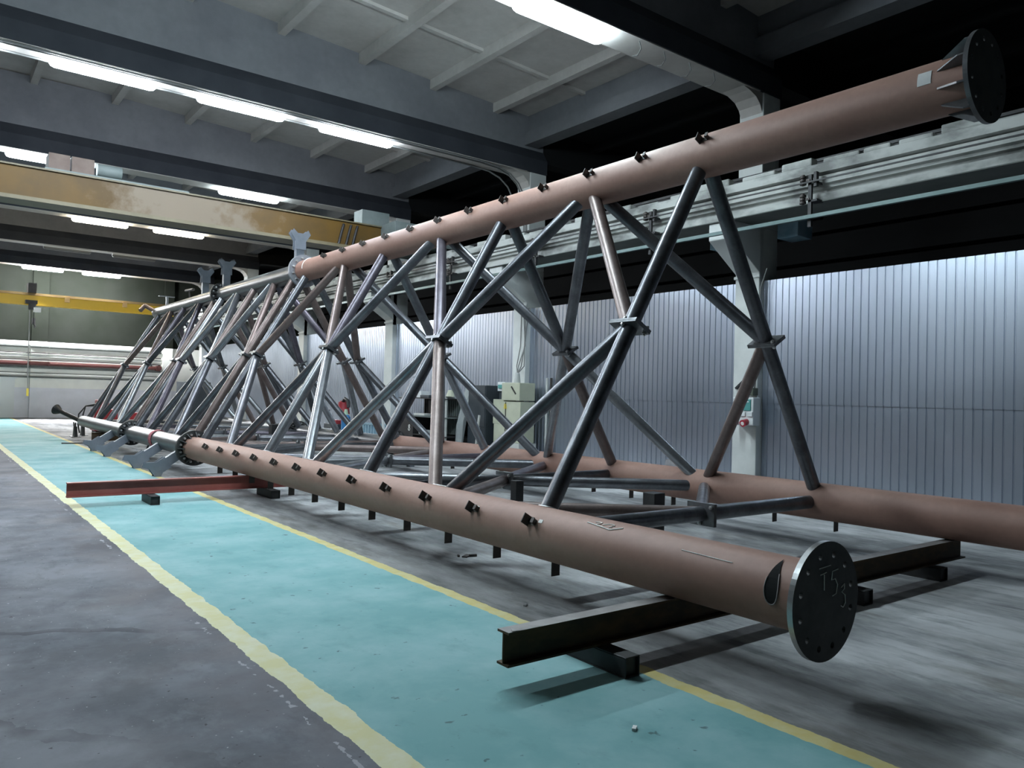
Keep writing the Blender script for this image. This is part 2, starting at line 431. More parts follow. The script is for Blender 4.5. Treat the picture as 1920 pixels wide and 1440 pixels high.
tag(MB().bounds((9.555, Y0, 4.02), (9.612, 38, 4.07)).build('conductor_strip', M['strip']), 'pale teal metal strip hung under the runway beam', 'strip')
hw = ('nearest the blue box on the column', 'seen through the front end of the tower', 'over the second column', 'in the third bay', 'in the fourth bay')
for i, y in enumerate((5.95, 8.87, 11.9, 15.0, 17.9)):
    e = empty('conductor_bracket', (9.64, y, 4.0), 'dark insulator bracket on the runway beam, ' + hw[i], 'bracket', 'insulator brackets along the runway beam')
    MB().bounds((9.62, y-.025, 3.92), (9.66, y+.025, 4.64)).bounds((9.60, y-.11, 4.46), (9.66, y-.07, 4.66)).bounds((9.62, y-.11, 4.5), (9.76, y+.02, 4.53)).bounds((9.62, y-.11, 4.26), (9.78, y+.02, 4.29)).build('hanger', M['black_iron'], e)
    for z in (4.56, 4.30):
        b = MB()
        for k in range(3): b.tube((9.62, y+.10, z+k*.045-.05), (9.62, y+.10, z+k*.045-.02), .045, n=12)
        b.tube((9.62, y+.10, z-.06), (9.62, y+.10, z+.09), .022, n=10).bounds((9.61, y+.0, z-.01), (9.63, y+.1, z+.02))
        b.build('insulator', M['dark_steel'], e)
# blue sheet boxes either side of the first column head
for y0, y1, t in ((6.74, 7.10, 'right'), (8.06, 8.40, 'left')):
    tag(MB().bounds((10.60, y0, 4.06), (11.0, y1, 4.36)).build('hanging_box', M['blue_box'], bevel=.01),
        'dull blue sheet metal box on the %s side of the nearest column head' % t, 'box', 'blue boxes at the column head')
tag(MB().bounds((10.945, 6.6, 4.36), (11.06, 8.6, 4.46)).build('hanger_bar', M['black_iron']), 'black bar carrying the blue boxes behind the column head', 'bar')

# ------------------------------------------------------------------ lamps
def lamp(x, y, m, label, group='fluorescent lamps under the roof girders'):
    e = empty('fluorescent_lamp', (x, y, 6.40), label, 'lamp', group)
    MB().bounds((x-.74, y-.07, 6.36), (x+.74, y+.07, 6.405)).build('housing', M['lamp_body'], e)
    b = MB()
    # rounded diffuser
    n = 10; L = .75
    prof = [(-.085, .0), (-.085, -.05), (-.06, -.085), (0, -.095), (.06, -.085), (.085, -.05), (.085, .0)]
    rings = []
    for xx, s in ((-L, .45), (-L+.03, .85), (-L+.08, 1), (L-.08, 1), (L-.03, .85), (L, .45)):
        rings.append([(x+xx, y+a*s, 6.36 + c*s) for a, c in prof])
    vs = [v for r in rings for v in r]; k = len(prof)
    fs = [(i*k+j, i*k+(j+1) % k, (i+1)*k+(j+1) % k, (i+1)*k+j) for i in range(len(rings)-1) for j in range(k)]
    fs += [tuple(range(k)), tuple(range((len(rings)-1)*k, len(rings)*k))[::-1]]
    b.add(vs, fs, False)
    b.build('diffuser', m, e)
    return e
LX = [2.15, 4.28, 6.44]
pl = ['left', 'middle', 'right']
lamp(6.44, ROWS[1]+.03, M['lit_cool'], 'bright cool white lamp on the nearest girder, above the upper chord')
lamp(4.28, ROWS[1]+.03, M['lit_cool'], 'lit lamp on the nearest girder, second from the chord, above the frame')
lamp(2.15, ROWS[1]+.03, M['lit_cool'], 'lit lamp on the nearest girder, above the green walkway')
lamp(0.0, ROWS[1]+.03, M['lit_cool'], 'lit lamp on the nearest girder, above the grey floor')
for x, t in zip(LX, pl): lamp(x, ROWS[2], M['lit_blue'], '%s one of the three bluish white lamps on the second girder' % t)
lamp(0.0, ROWS[2], M['lit_blue'], 'bluish lamp on the second girder just outside the left edge')
lamp(2.05, ROWS[3], M['lit_cool'], 'lit lamp partly behind the brown trolley boxes of the orange crane')
lamp(6.44, ROWS[3], M['lit_cool'], 'lit lamp just above the orange crane beam, right of its trolley')
lamp(4.15, ROWS[4], M['lit_warm'], 'warm white lamp below the orange crane beam, the left of two')
lamp(6.36, ROWS[4], M['lit_warm'], 'warm white lamp below the orange crane beam, the right of two')
lamp(0.0, ROWS[4], M['lit_warm'], 'warm white lamp on the fourth girder, added outside the left edge')  # out-of-view lamp added for light, continuing the row
lamp(4.0, ROWS[6], M['lit_far'], 'small far lamp above the yellow crane, the left of two')
lamp(6.22, ROWS[6], M['lit_far'], 'small far lamp above the yellow crane, the right of two')
lamp(0.0, ROWS[6], M['lit_far'], 'small far lamp above the yellow crane, added outside the left edge')  # out-of-view lamp added to brighten the back wall
for x, t in ((4.1, 'left'), (6.3, 'right')):
    lamp(x, ROWS[5], M['unlit'], 'unlit lamp on the girder in front of the yellow crane, %s of two' % t)
# cables along the second girder and down to its column
g = 13.25
for i, (zo, yo) in enumerate(((0, -.02), (.0, .05), (-.0, .37))):
    pts = [(XL+.5, g+yo, 6.385+zo), (9.2, g+yo, 6.385+zo)]
    pts += [(9.2+a, g+yo, 6.385+zo-b) for a, b in ((.45,.03),(.75,.12),(.98,.28),(1.12,.5),(1.2,.8),(1.22,1.5))]
    tag(MB().path(pts, .018, 6).build('cable', M['cable']), 'grey cable %s under the second girder bending down to its column' % ('in front', 'in the middle', 'at the back')[i], 'cable', 'cables under the second girder')
# loose cable hooks under the nearest girder
for k, x in enumerate((7.7, 8.2, 8.75, 9.3)):
    tag(MB().path([(x, 7.38, 6.42), (x+.02, 7.36, 6.30), (x+.1, 7.5, 6.28), (x+.16, 7.66, 6.34)], .008, 6).build('cable_hook', M['cable']),
        'bent wire hook under the nearest girder, %s from the lamp' % ('first', 'second', 'third', 'last')[k], 'hook', 'wire hooks under the nearest girder')

# ------------------------------------------------------------------ overhead cranes
e = empty('overhead_crane', (1, 16.3, 5), 'dull orange overhead crane spanning the hall behind the tower', 'crane')
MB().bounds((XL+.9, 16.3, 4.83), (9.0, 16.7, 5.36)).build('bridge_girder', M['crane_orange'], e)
MB().bounds((XL+.9, 16.22, 4.76), (9.0, 16.78, 4.83)).bounds((XL+.9, 16.25, 5.36), (9.0, 16.75, 5.39)).build('girder_flange', M['crane_edge'], e)
MB().bounds((8.5, 15.6, 5.05), (9.2, 17.6, 5.42)).bounds((9.2, 15.6, 4.97), (10.2, 17.6, 5.3)).bounds((8.0, 16.28, 5.36), (8.7, 16.7, 5.72)).build('end_truck', M['machine_grey'], e)
b = MB()
for x0 in (7.42, 7.6, 7.76): b.path([(x0+.13, 16.28, 5.30), (x0+.06, 16.24, 5.1), (x0, 16.26, 4.8)], .03, 6)
b.build('cable_loops', M['black_iron'], e)
t = MB().bounds((1.76, 16.35, 5.42), (2.1, 16.8, 5.72)).bounds((2.13, 16.35, 5.42), (2.5, 16.8, 5.72)).build('trolley_box', M['rust_brown'], e)
MB().tube((2.58, 16.55, 5.60), (3.0, 16.55, 5.60), .12, n=18).bounds((1.7, 16.3, 5.39), (4.2, 16.75, 5.43)).build('hoist_drum', M['machine_grey'], e)
e = empty('overhead_crane', (1, 38, 5), 'bright yellow overhead crane in front of the far wall', 'crane')
MB().bounds((XL+.9, 38.0, 4.80), (9.45, 38.35, 5.2)).build('bridge_girder', M['crane_yellow'], e)
b = MB().bounds((XL+.9, 37.92, 5.20), (9.45, 38.4, 5.30))
for x in (4.95, 7.2): b.bounds((x-.09, 37.9, 5.02), (x+.09, 38, 5.26))
b.build('top_rail', M['crane_rail'], e)
h = MB().bounds((3.42, 37.75, 4.84), (3.85, 38.5, 4.98)).bounds((3.5, 37.75, 5.3), (3.8, 38.4, 5.7)).bounds((3.55,37.8,4.6),(3.8,38.1,4.84)).build('hoist', M['black_iron'], e)
MB().bounds((3.72, 37.7, 4.5), (3.98, 37.9, 4.68)).build('hoist_motor', M['box_white'], e)
MB().path([(3.74, 37.9, 4.6), (3.74, 37.9, 4.1)], .015, 6).tube((3.74, 37.9, 4.25), (3.74, 37.9, 4.0), .07, n=10).path([(3.74,37.9,4.0),(3.82,37.9,3.92),(3.76,37.9,3.84)], .03, 6).build('hook_block', M['black_iron'], e)
MB().path([(3.6, 37.9, 4.8), (3.60, 37.9, 1.95), (3.62, 37.9, 1.3)], .018, 6).build('control_cable', M['cable'], e)
MB().bounds((3.58, 37.87, .98), (3.66, 37.95, 1.3)).build('control_pendant', M['yellow_sticker'], e)

# ------------------------------------------------------------------ pipes on the back wall
def wallpipe(z, r, m, label, x0=-7.5, x1=9.25):
    b = MB().tube((x0, Y1-.03-r, z), (3.84, Y1-.03-r, z), r, n=10)
    b.tube((3.84, Y1-.17-r, z), (4.54, Y1-.17-r, z), r, n=10).tube((4.54, Y1-.03-r, z), (x1, Y1-.03-r, z), r, n=10)
    b.tube((3.84, Y1-.03-r, z), (3.84, Y1-.17-r, z), r, n=10).tube((4.54, Y1-.03-r, z), (4.54, Y1-.17-r, z), r, n=10)
    return tag(b.build('wall_pipe', m), label, 'pipe', 'pipes along the far wall')
wallpipe(3.15, .06, M['pipe_grey'], 'thick grey green pipe, topmost on the far white wall')
wallpipe(2.87, .028, M['pipe_dark'], 'thin dark pipe, second from the top on the far wall')
wallpipe(2.75, .03, M['pipe_grey'], 'thin grey pipe, third from the top on the far wall')
wallpipe(2.56, .028, M['pipe_dark'], 'thin dark pipe just above the red brown pipe on the far wall')
p = wallpipe(2.40, .085, M['pipe_red'], 'thick red brown pipe along the far white wall')
MB().tube((9.12, 39.88, 2.40), (9.12, 39.7, 2.40), .13, n=12).bounds((9.02, 39.8, 2.28), (9.22, 39.98, 2.52)).build('valve', M['pipe_red'], p)
wallpipe(2.23, .045, M['pipe_grey'], 'grey pipe just below the red brown pipe on the far wall')
wallpipe(1.98, .018, M['pipe_grey'], 'thinnest pale pipe on the far wall, second from the bottom')
wallpipe(1.80, .04, M['pipe_grey'], 'grey pipe lowest on the far wall, above the lilac paint')

# ------------------------------------------------------------------ lattice tower
AX, TX, BX = 3.704, 5.535, 7.479
AZ, TZ, BZ = .48, 3.679, .48
R1, R2, R3, RB = .19, .165, .15, .068
CH = {'A': (AX, AZ), 'T': (TX, TZ), 'B': (BX, BZ)}
def pt(c, y): return Vector((CH[c][0], y, CH[c][1]))
OUT = {'AT': Vector((-.866, 0, .5)), 'TB': Vector((.866, 0, .5)), 'AB': Vector((0, 0, -1))}
tower = empty('lattice_tower', (AX, 2.2, 0), 'long triangular steel tube lattice tower lying along the hall', 'tower')
YF1, YF2, YF3, YE = 2.178, 13.56, 18.38, 24.55
SECT = [  # y start, y end, radius, centres, half panel, chord material
    (YF1, YF2, R1, [4.456, 7.394, 10.332, 13.27], 1.469, 'oxide'),
    (YF2, YF3, R2, [13.84, 15.99, 18.14], 1.075, 'primer_grey'),
    (YF3, YE, R3, [18.62, 21.35, 24.07], 1.365, 'primer_grey')]
def ring_tube(c, ya, yb, r, mname, name='chord_pipe'):
    """open pipe with a wall thickness, so cut ends read as pipe."""
    n = 48; cx, cz = CH[c]
    vs = []
    for y, rr in ((ya, r), (yb, r), (yb, r-.012), (ya, r-.012)):
        for i in range(n):
            a = 2*PI*i/n; vs.append((cx+rr*math.cos(a), y, cz+rr*math.sin(a)))
    b = MB()
    for q in range(4):
        o0, o1 = q*n, ((q+1) % 4)*n
        b.add(vs, [(o0+i, o0+(i+1) % n, o1+(i+1) % n, o1+i) for i in range(n)], q in (0, 2))
    return b.build(name, M[mname], tower)
def disc_with_holes(c, y, r, th, mats, holes=12, hr=.0175, pcd=None, name='flange_plate'):
    cu = bpy.data.curves.new(name, 'CURVE'); cu.dimensions = '2D'; cu.fill_mode = 'BOTH'; cu.extrude = th/2
    pcd = pcd or r-.065
    def circ(cx, cy, rr, n):
        s = cu.splines.new('POLY'); s.points.add(n-1); s.use_cyclic_u = True
        for i in range(n):
            a = 2*PI*i/n; s.points[i].co = (cx+rr*math.cos(a), cy+rr*math.sin(a), 0, 1)
    circ(0, 0, r, 64)
    for k in range(holes):
        a = 2*PI*(k+.5)/holes; circ(pcd*math.cos(a), pcd*math.sin(a), hr, 12)
    tmp = bpy.data.objects.new('tmp', cu); COL.objects.link(tmp)
    me = bpy.data.meshes.new_from_object(tmp.evaluated_get(bpy.context.evaluated_depsgraph_get()))
    bpy.data.objects.remove(tmp); bpy.data.curves.remove(cu)
    me.transform(Matrix.Translation((CH[c][0], y, CH[c][1])) @ Matrix.Rotation(PI/2, 4, 'X'))
    me.materials.clear()
    for m in mats: me.materials.append(m)
    cx, cz = CH[c]
    for f in me.polygons:
        f.use_smooth = False
        rad = math.hypot(f.center[0]-cx, f.center[2]-cz)
        f.material_index = 1 if (abs(f.normal[1]) < .5 and rad > r-.01) else 0
    o = bpy.data.objects.new(name, me); COL.objects.link(o)
    o.parent = tower; o.matrix_parent_inverse = parent_inv(tower)
    return o
def fins(flange, c, y, dirn, r, m, n=8, h=.095, l=.27, skip=0):
    cx, cz = CH[c]
    for k in range(n):
        a = 2*PI*(k+.5)/n + skip
        d = Vector((math.cos(a), 0, math.sin(a))); o = Vector((cx, y, cz))
        p = [o + d*(r-.01), o + d*(r+h), o + d*(r+h) + Vector((0, dirn*.05, 0)), o + d*(r+.004) + Vector((0, dirn*l, 0)), o + d*(r-.01) + Vector((0, dirn*l, 0))]
        MB().plate(p, .012).build('stiffener', m, flange)
def bolts(flange, c, y, r, n, dirn):
    cx, cz = CH[c]
    for k in range(n):
        a = 2*PI*(k+.5)/n
        p = Vector((cx+r*math.cos(a), y, cz+r*math.sin(a)))
        MB().tube(p, p+Vector((0, dirn*.03, 0)), .021, n=6).tube(p+Vector((0, dirn*.03, 0)), p+Vector((0, dirn*.05, 0)), .012, n=8).build('bolt', M['bolt'], flange)
# chords
for (ya, yb, r, cs, p, mm) in SECT:
    for c in 'ATB': ring_tube(c, ya, yb, r, mm)
# flanges
FR = .305
fA = disc_with_holes('A', YF1-.013, FR, .03, [M['flange_black'], M['cut_steel']])
fT = disc_with_holes('T', YF1-.013, FR, .03, [M['flange_black'], M['plate_steel']])
fB = disc_with_holes('B', YF1-.013, FR, .03, [M['flange_black'], M['cut_steel']])
fins(fT, 'T', YF1, 1, R1, M['plate_steel'], 10, .095, .21)
for c in 'ATB':
    mm = M['flange_grey'] if c == 'T' else M['flange_black']
    a = disc_with_holes(c, YF2-.0155, .295, .03, [mm, mm], hr=.012); bolts(a, c, YF2-.03, .23, 12, -1)
    b = disc_with_holes(c, YF2+.0155, .295, .03, [mm, mm], hr=.012)
    if c != 'T': fins(a, c, YF2-.03, -1, R1, M['flange_black'], 12, .085, .16, .26)
    a = disc_with_holes(c, YF3-.0155, .27, .03, [M['flange_black']]*2, hr=.012); bolts(a, c, YF3-.03, .215, 12, -1)
    b = disc_with_holes(c, YF3+.0155, .27, .03, [M['flange_black']]*2, hr=.012)
    fins(a, c, YF3-.03, -1, R2, M['flange_black'], 12, .085, .15, .26)
# bracing
def tone(i):
    return ['steel', 'steel_bright', 'steel', 'steel_brown', 'steel', 'steel_violet', 'steel_bright', 'steel'][i % 8]
def plates(c1, c2, face, y, first):
    """pair of rectangular splice plates across the middle of a post."""
    m = (pt(c1, y)+pt(c2, y))/2
    ax = (pt(c2, y)-pt(c1, y)).normalized(); nrm = OUT[face]; yy = Vector((0, 1, 0))
    rot = Matrix((yy, nrm, ax)).transposed()
    o = None
    for s in (-1, 1):
        b = MB().box(m + ax*s*.0095, (.30, .20, .017), rot)
        b.build('splice_plate', M['plate_steel'], tower)
    for u, w in ((.0, .08), (-.12, -.07)):
        p = m + yy*u + nrm*w
        MB().tube(p - ax*.045, p + ax*.045, .011, n=8).tube(p - ax*.036, p - ax*.018, .02, n=6).tube(p + ax*.018, p + ax*.036, .02, n=6).build('splice_bolt', M['bolt'], tower)
ti = 0
for si, (ya, yb, r, cs, hp, mm) in enumerate(SECT):
    for (c1, c2, face) in (('A', 'T', 'AT'), ('T', 'B', 'TB'), ('A', 'B', 'AB')):
        for k, y in enumerate(cs):
            m = (pt(c1, y)+pt(c2, y))/2
            ax = (pt(c2, y)-pt(c1, y)).normalized()
            for c, s in ((c1, -1), (c2, 1)):
                MB().tube(m + ax*s*.018, pt(c, y), RB, n=24).build('cross_post', M[tone(ti) if k else ('steel_brown' if si else 'steel')], tower)
                for d in (-1, 1):
                    if k == 0 and d < 0 or k == len(cs)-1 and d > 0: continue
                    tgt = pt(c, y + d*hp)
                    st = m + ax*s*.03 + Vector((0, d*.03, 0))
                    ti += 3
                    mt = tone(ti)
                    if si == 0 and face == 'AT' and k == 0: mt = 'steel_brown' if c == 'T' else 'steel'
                    MB().tube(st, tgt, RB*.95, n=24).build('diagonal_brace', M[mt], tower)
                ti += 1
            plates(c1, c2, face, y, k == 0)
# weld beads where the tubes of the front section meet the near chord
for y in (4.456, 5.925, 7.394, 8.863, 10.332, 11.8):
    d = Vector((.497, 0, .868)); q = pt('A', y) + d*(R1-.004)
    u = Vector((0, 1, 0)); w = d.cross(u)
    L = .085 if abs((y-4.456) % 2.938) < .1 else .15
    pts = [q + u*L*math.cos(2*PI*t/24) + w*.075*math.sin(2*PI*t/24) for t in range(25)]
    for i, v in enumerate(pts):
        rr = Vector((v.x-AX, 0, v.z-AZ)).normalized(); pts[i] = Vector((AX, v.y, AZ)) + rr*(R1+.002)
    MB().path(pts, .007, 5).build('weld_bead', M['bolt'], tower)
# clips on the chords of the front section
def clip(c, y, ang, name='clip_bracket', tabs=True, h=.07):
    cx, cz = CH[c]; d = Vector((math.cos(ang), 0, math.sin(ang))); t = Vector((-math.sin(ang), 0, math.cos(ang)))
    o = Vector((cx, y, cz)) + d*R1
    rot = Matrix((t, Vector((0, 1, 0)), d)).transposed()
    b = MB().box(o + d*(h/2-.012) + Vector((0, .035, 0)), (.075, .008, h+.02), rot)
    if tabs:
        b.box(o + d*.02 + Vector((0, -.045, 0)), (.04, .008, .055), rot)
        b.box(o + d*.002 + Vector((0, -.005, 0)), (.04, .085, .008), rot)
        b.box(o + d*.05 + Vector((0, -.056, 0)), (.04, .03, .007), rot)
    b.build(name, M['dark_steel'], tower)
for k in range(12):
    y = 4.34 + .72*k
    clip('A', y, math.radians(148)); clip('T', y, math.radians(153))
    if k < 9: clip('T', y+.1, math.radians(30), 'rear_clip_bracket')
for k in range(12):
    y = 4.22 + .715*k
    clip('A', y, math.radians(270), 'hanging_clip', False, .10)
    clip('B', y, math.radians(270), 'hanging_clip', False, .10)
MB().box((BX+.13, 6.55, BZ+.2), (.12, .22, .01), Matrix.Rotation(math.radians(-70), 3, 'Y')).build('edge_plate', M['plate_steel'], tower)
# outrigger arms with notched end plates
def arm(c, y, ang, r):
    cx, cz = CH[c]; d = Vector((math.cos(ang), 0, math.sin(ang))); t = Vector((-math.sin(ang), 0, math.cos(ang))); u = Vector((0, 1, 0))
    o = Vector((cx, y, cz)); L = .46
    rot = Matrix((t, u, d)).transposed()
    a = MB().box(o + d*(r+L/2-.03), (.15, .11, L), rot).build('outrigger_arm', M['arm_grey'], tower)
    for s in (-1, 1):
        q = o + d*(r+L) + u*s*.061
        def P(a_, b_): return q + t*a_ + d*b_
        MB().plate([P(-.105,-.20), P(-.10,-.04), P(-.19,.09), P(-.14,.17), P(-.06,.10), P(.06,.10), P(.14,.17), P(.19,.09), P(.10,-.04), P(.105,-.20)], .012).build('saddle_plate', M['arm_grey'], a)
for y, r in ((13.82, R2), (18.10, R2), (19.75, R3)): arm('T', y, PI/2, r)
for y, r in ((13.82, R2), (15.35, R2), (18.10, R2), (19.75, R3)): arm('A', y, math.radians(214), r)
for y, r in ((13.82, R2), (18.10, R2)): arm('B', y, math.radians(-30), r)
# end fittings at the far end
b = MB().tube((TX, YE-.05, TZ), (TX-.28, YE+.3, TZ+.22), .06, n=14).tube((TX-.28, YE+.3, TZ+.22), (TX-.42, YE+.2, TZ+.05), .06, n=14)
b.build('end_fitting', M['steel_brown'], tower)
b = MB().tube((AX, YE-.05, AZ-.03), (AX-.45, YE+.8, AZ+.24), .06, n=14).tube((AX-.45, YE+.8, AZ+.24), (AX-.56, YE+.95, AZ+.30), .06, .15, n=14)
b.build('end_fitting', M['black_iron'], tower)
MB().tube((TX-.1, 20.4, TZ+.3), (TX-.1, 21.1, TZ+.33), .035, n=12).tube((TX-.05, 20.9, TZ+.1), (TX-.08, 20.9, TZ+.33), .02, n=8).build('pipe_bracket', M['dark_steel'], tower)
MB().bounds((TX-.03, 23.4, TZ+.12), (TX+.03, 23.46, TZ+.38)).bounds((TX-.22, 23.4, TZ+.38), (TX+.2, 23.5, TZ+.40)).build('lug_plate', M['primer_grey'], tower)
# torn paper, cut slot, chalk and tape marks on the chords
def on_chord(c, y, ang, r=R1, off=.002):
    return Vector((CH[c][0] + (r+off)*math.cos(ang), y, CH[c][1] + (r+off)*math.sin(ang)))
def patch(c, ya, yb, a0, a1, name, m, off=.003, n=6):
    vs = []
    for i in range(n+1):
        a = math.radians(a0 + (a1-a0)*i/n)
        vs += [on_chord(c, ya, a, off=off), on_chord(c, yb, a, off=off), on_chord(c, ya, a, off=-.002), on_chord(c, yb, a, off=-.002)]
    fs = []
    for i in range(n):
        o = i*4
        fs += [(o, o+1, o+5, o+4), (o+2, o+6, o+7, o+3), (o, o+4, o+6, o+2), (o+1, o+3, o+7, o+5)]
    fs += [(0, 2, 3, 1), (n*4, n*4+1, n*4+3, n*4+2)]
    return MB().add(vs, fs).build(name, m, tower)
patch('T', 2.425, 2.515, 156, 184, 'paper_label', M['paper'])
patch('A', 5.02, 5.05, 139, 146, 'tape_mark', M['chalk']); patch('A', 4.235, 4.275, 138, 146, 'tape_mark', M['chalk'])
MB().path([on_chord('T', 13.19, math.radians(a)) for a in range(95, 190, 6)], .009, 6).build('chalk_ring', M['chalk'], tower)
def chalk(c, pts, w=.0042, name='chalk_mark'):
    return MB().path([on_chord(c, y, math.radians(a)) for y, a in pts], w, 5).build(name, M['chalk'], tower)
chalk('A', [(3.83,119),(3.70,123),(3.60,127),(3.55,121),(3.51,115)])
chalk('A', [(3.77,113),(3.74,111),(3.71,112),(3.71,116),(3.74,118)], .0034)
chalk('A', [(3.69,119),(3.665,114),(3.64,110)], .0034)
chalk('A', [(3.64,111),(3.61,110),(3.59,113),(3.61,116),(3.60,119),(3.625,120)], .0034)
chalk('A', [(2.98,136),(2.75,138),(2.62,139)], .0024)
# teardrop cut near the near flange, its shaded inside a black patch on the pipe
ring = []
for t in range(33):
    q = 2*PI*t/32
    s = (1+math.cos(q))/2                 # 1 at tip, 0 at the round bottom
    a = 190 - 82*s
    yy = 2.345 + .046*math.sin(q)*(1-s)**.75*1.25 + .012*s
    ring.append(on_chord('A', yy, math.radians(a), off=.004))
b = MB()
half = 16
vs = ring[:32]
for k in range(half):
    b.add([vs[k], vs[k+1], vs[(31-k) % 32], vs[(32-k) % 32]], [(0, 1, 2, 3)])
slot = b.build('cut_slot', M['shade_black'], tower)
MB().path(ring[8:26], .004, 5).build('slot_rim', M['rust_top'], slot)
# chalk writing T53 on the near flange face
FY = YF1 - .0305
def fl(u, v): return Vector((AX + u, FY, AZ + v))
strokes = [[(-.075,.175),(.03,.182)], [(-.03,.14),(-.028,.06)],
           [(-.065,.142),(-.01,.15)],
           [(.10,.155),(.045,.148),(.04,.105),(.075,.108),(.098,.075),(.085,.03),(.05,.022)],
           [(.135,.055),(.165,.072),(.165,.045),(.14,.03),(.172,.012),(.176,-.03),(.155,-.05),(.135,-.04)]]
for k, s in enumerate(strokes):
    MB().path([fl(u, v) for u, v in s], .0026, 5).build('chalk_stroke', M['chalk'], fA)
# red webbing strap round the grey chord
pts = [Vector((AX + (R2+.012)*math.cos(2*PI*i/32), 15.95 + .05*math.sin(2*PI*i/32), AZ + (R2+.012)*math.sin(2*PI*i/32))) for i in range(33)]
b = MB()
for i in range(32):
    a, c = pts[i], pts[i+1]
    b.add([a+Vector((0,-.09,0)), a+Vector((0,.09,0)), c+Vector((0,.09,0)), c+Vector((0,-.09,0))], [(0,1,2,3)])
st = b.build('lashing_strap', M['strap']); sm = st.modifiers.new('thick', 'SOLIDIFY'); sm.thickness = .006
tag(st, 'red webbing strap wound round the grey lower chord', 'strap')
MB().path([(AX-.15, 16.1, .36), (AX-.2, 16.1, .22), (AX-.17, 16.05, .12), (AX-.22, 16.1, .05)], .018, 6).build('strap_hook', M['black_iron'], st)

# ------------------------------------------------------------------ supports under the tower
def ibeam(name, y, x0, x1, zb, h, bw, mats, label, tf=.012, tw=.008):
    z1 = zb+h
    poly = [(y-bw/2, zb), (y+bw/2, zb), (y+bw/2, zb+tf), (y+tw/2, zb+tf), (y+tw/2, z1-tf), (y+bw/2, z1-tf), (y+bw/2, z1), (y-bw/2, z1), (y-bw/2, z1-tf), (y-tw/2, z1-tf), (y-tw/2, zb+tf), (y-bw/2, zb+tf)]
    b = MB().prism(poly, x0, x1, 'x', 0)
    b.bounds((x0, y-bw/2, z1), (x1, y+bw/2, z1+.001), 1)
    return tag(b.build(name, mats), label, 'beam', 'support beams under the tower')
f = ibeam('support_beam', 3.15, 2.40, 7.68, .112, .176, .095, [M['rust'], M['rust_top']], 'rusty I-beam on black blocks under the near end of the tower')
MB().plate([(2.42, 3.098, .296), (2.50, 3.098, .291), (2.62, 3.102, .291), (2.56, 3.14, .296), (2.44, 3.14, .296)], .003).build('torn_skin', M['rust_top'], f)
ibeam('support_beam', 10.78, 1.47, 4.35, .11, .18, .10, [M['red_primer'], M['red_primer']], 'red primed I-beam under the near chord, reaching over the green walkway')
ibeam('support_beam', 21.6, 3.45, 8.2, .11, .21, .10, [M['rust'], M['rust_top']], 'dark I-beam under the far grey section of the tower')
def block(x, ya, yb, label, w=.11, h=.112):
    b = MB()
    t = .008
    b.bounds((x-w/2, ya, 0), (x+w/2, yb, t)).bounds((x-w/2, ya, h-t), (x+w/2, yb, h)).bounds((x-w/2, ya, t), (x-w/2+t, yb, h-t)).bounds((x+w/2-t, ya, t), (x+w/2, yb, h-t)).bounds((x-w/2+t, ya+.02, t), (x+w/2-t, ya+.03, h-t))
    tag(b.build('packing_block', M['black_iron'], bevel=.004), label, 'block', 'black packing blocks under the beams')
block(3.07, 2.88, 3.46, 'black box tube block under the rusty beam, on the right yellow stripe')
block(5.66, 2.95, 3.38, 'black box tube block under the rusty beam, right of the near flange', .13)
block(7.02, 3.0, 3.42, 'black box tube block under the rusty beam, at its far right end', .13)
block(2.41, 10.45, 10.95, 'black box tube block under the red beam, on the green walkway')
block(3.93, 10.38, 10.95, 'black box tube block under the red beam, beneath the near chord', .13)
block(3.4, 21.4, 21.9, 'black box tube block under the far dark beam, left one')
block(7.6, 21.4, 21.9, 'black box tube block under the far dark beam, right one')
for x, y, w, hh, lab in ((5.62, 5.05, .15, .60, 'black square post standing inside the tower near its front end'),
                         (5.05, 6.45, .10, .60, 'black square post standing inside the tower, second from the front'),
                         (6.4, 17.1, .20, .72, 'black square post standing inside the tower near the middle')):
    e = MB().bounds((x-w/2, y-w/2, .012), (x+w/2, y+w/2, hh)).build('prop_post', M['black_iron'], bevel=.006)
    tag(e, lab, 'post', 'black props inside the tower')
    MB().bounds((x-w*.8, y-w*.8, 0), (x+w*.8, y+w*.8, .012)).build('base_plate', M['black_iron'], e)
def stand(x, y, label):
    e = empty('trestle_stand', (x, y, 0), label, 'stand', 'small trestles at the far end')
    MB().prism([(y-.18,0),(y+.18,0),(y+.07,.30),(y-.07,.30)], x-.04, x+.04, 'x').build('body', M['black_iron'], e)
    MB().bounds((x-.12, y-.2, 0), (x+.12, y+.2, .015)).build('foot_plate', M['black_iron'], e)
    MB().plate([(x-.02, y-.16, .30), (x-.02, y+.16, .30), (x-.02, y+.2, .42), (x-.02, y, .325), (x-.02, y-.2, .42)], .03).build('cradle', M['black_iron'], e)
stand(3.62, 25.3, 'dark trestle stand just behind the far end of the near chord, left one')
stand(3.9, 25.9, 'dark trestle stand just behind the far end of the near chord, right one')
tag(MB().bounds((2.9, 22.3, 0), (3.4, 22.36, .03)).build('floor_bar', M['dark_steel']), 'thin dark bar lying on the floor by the far trestles', 'bar')

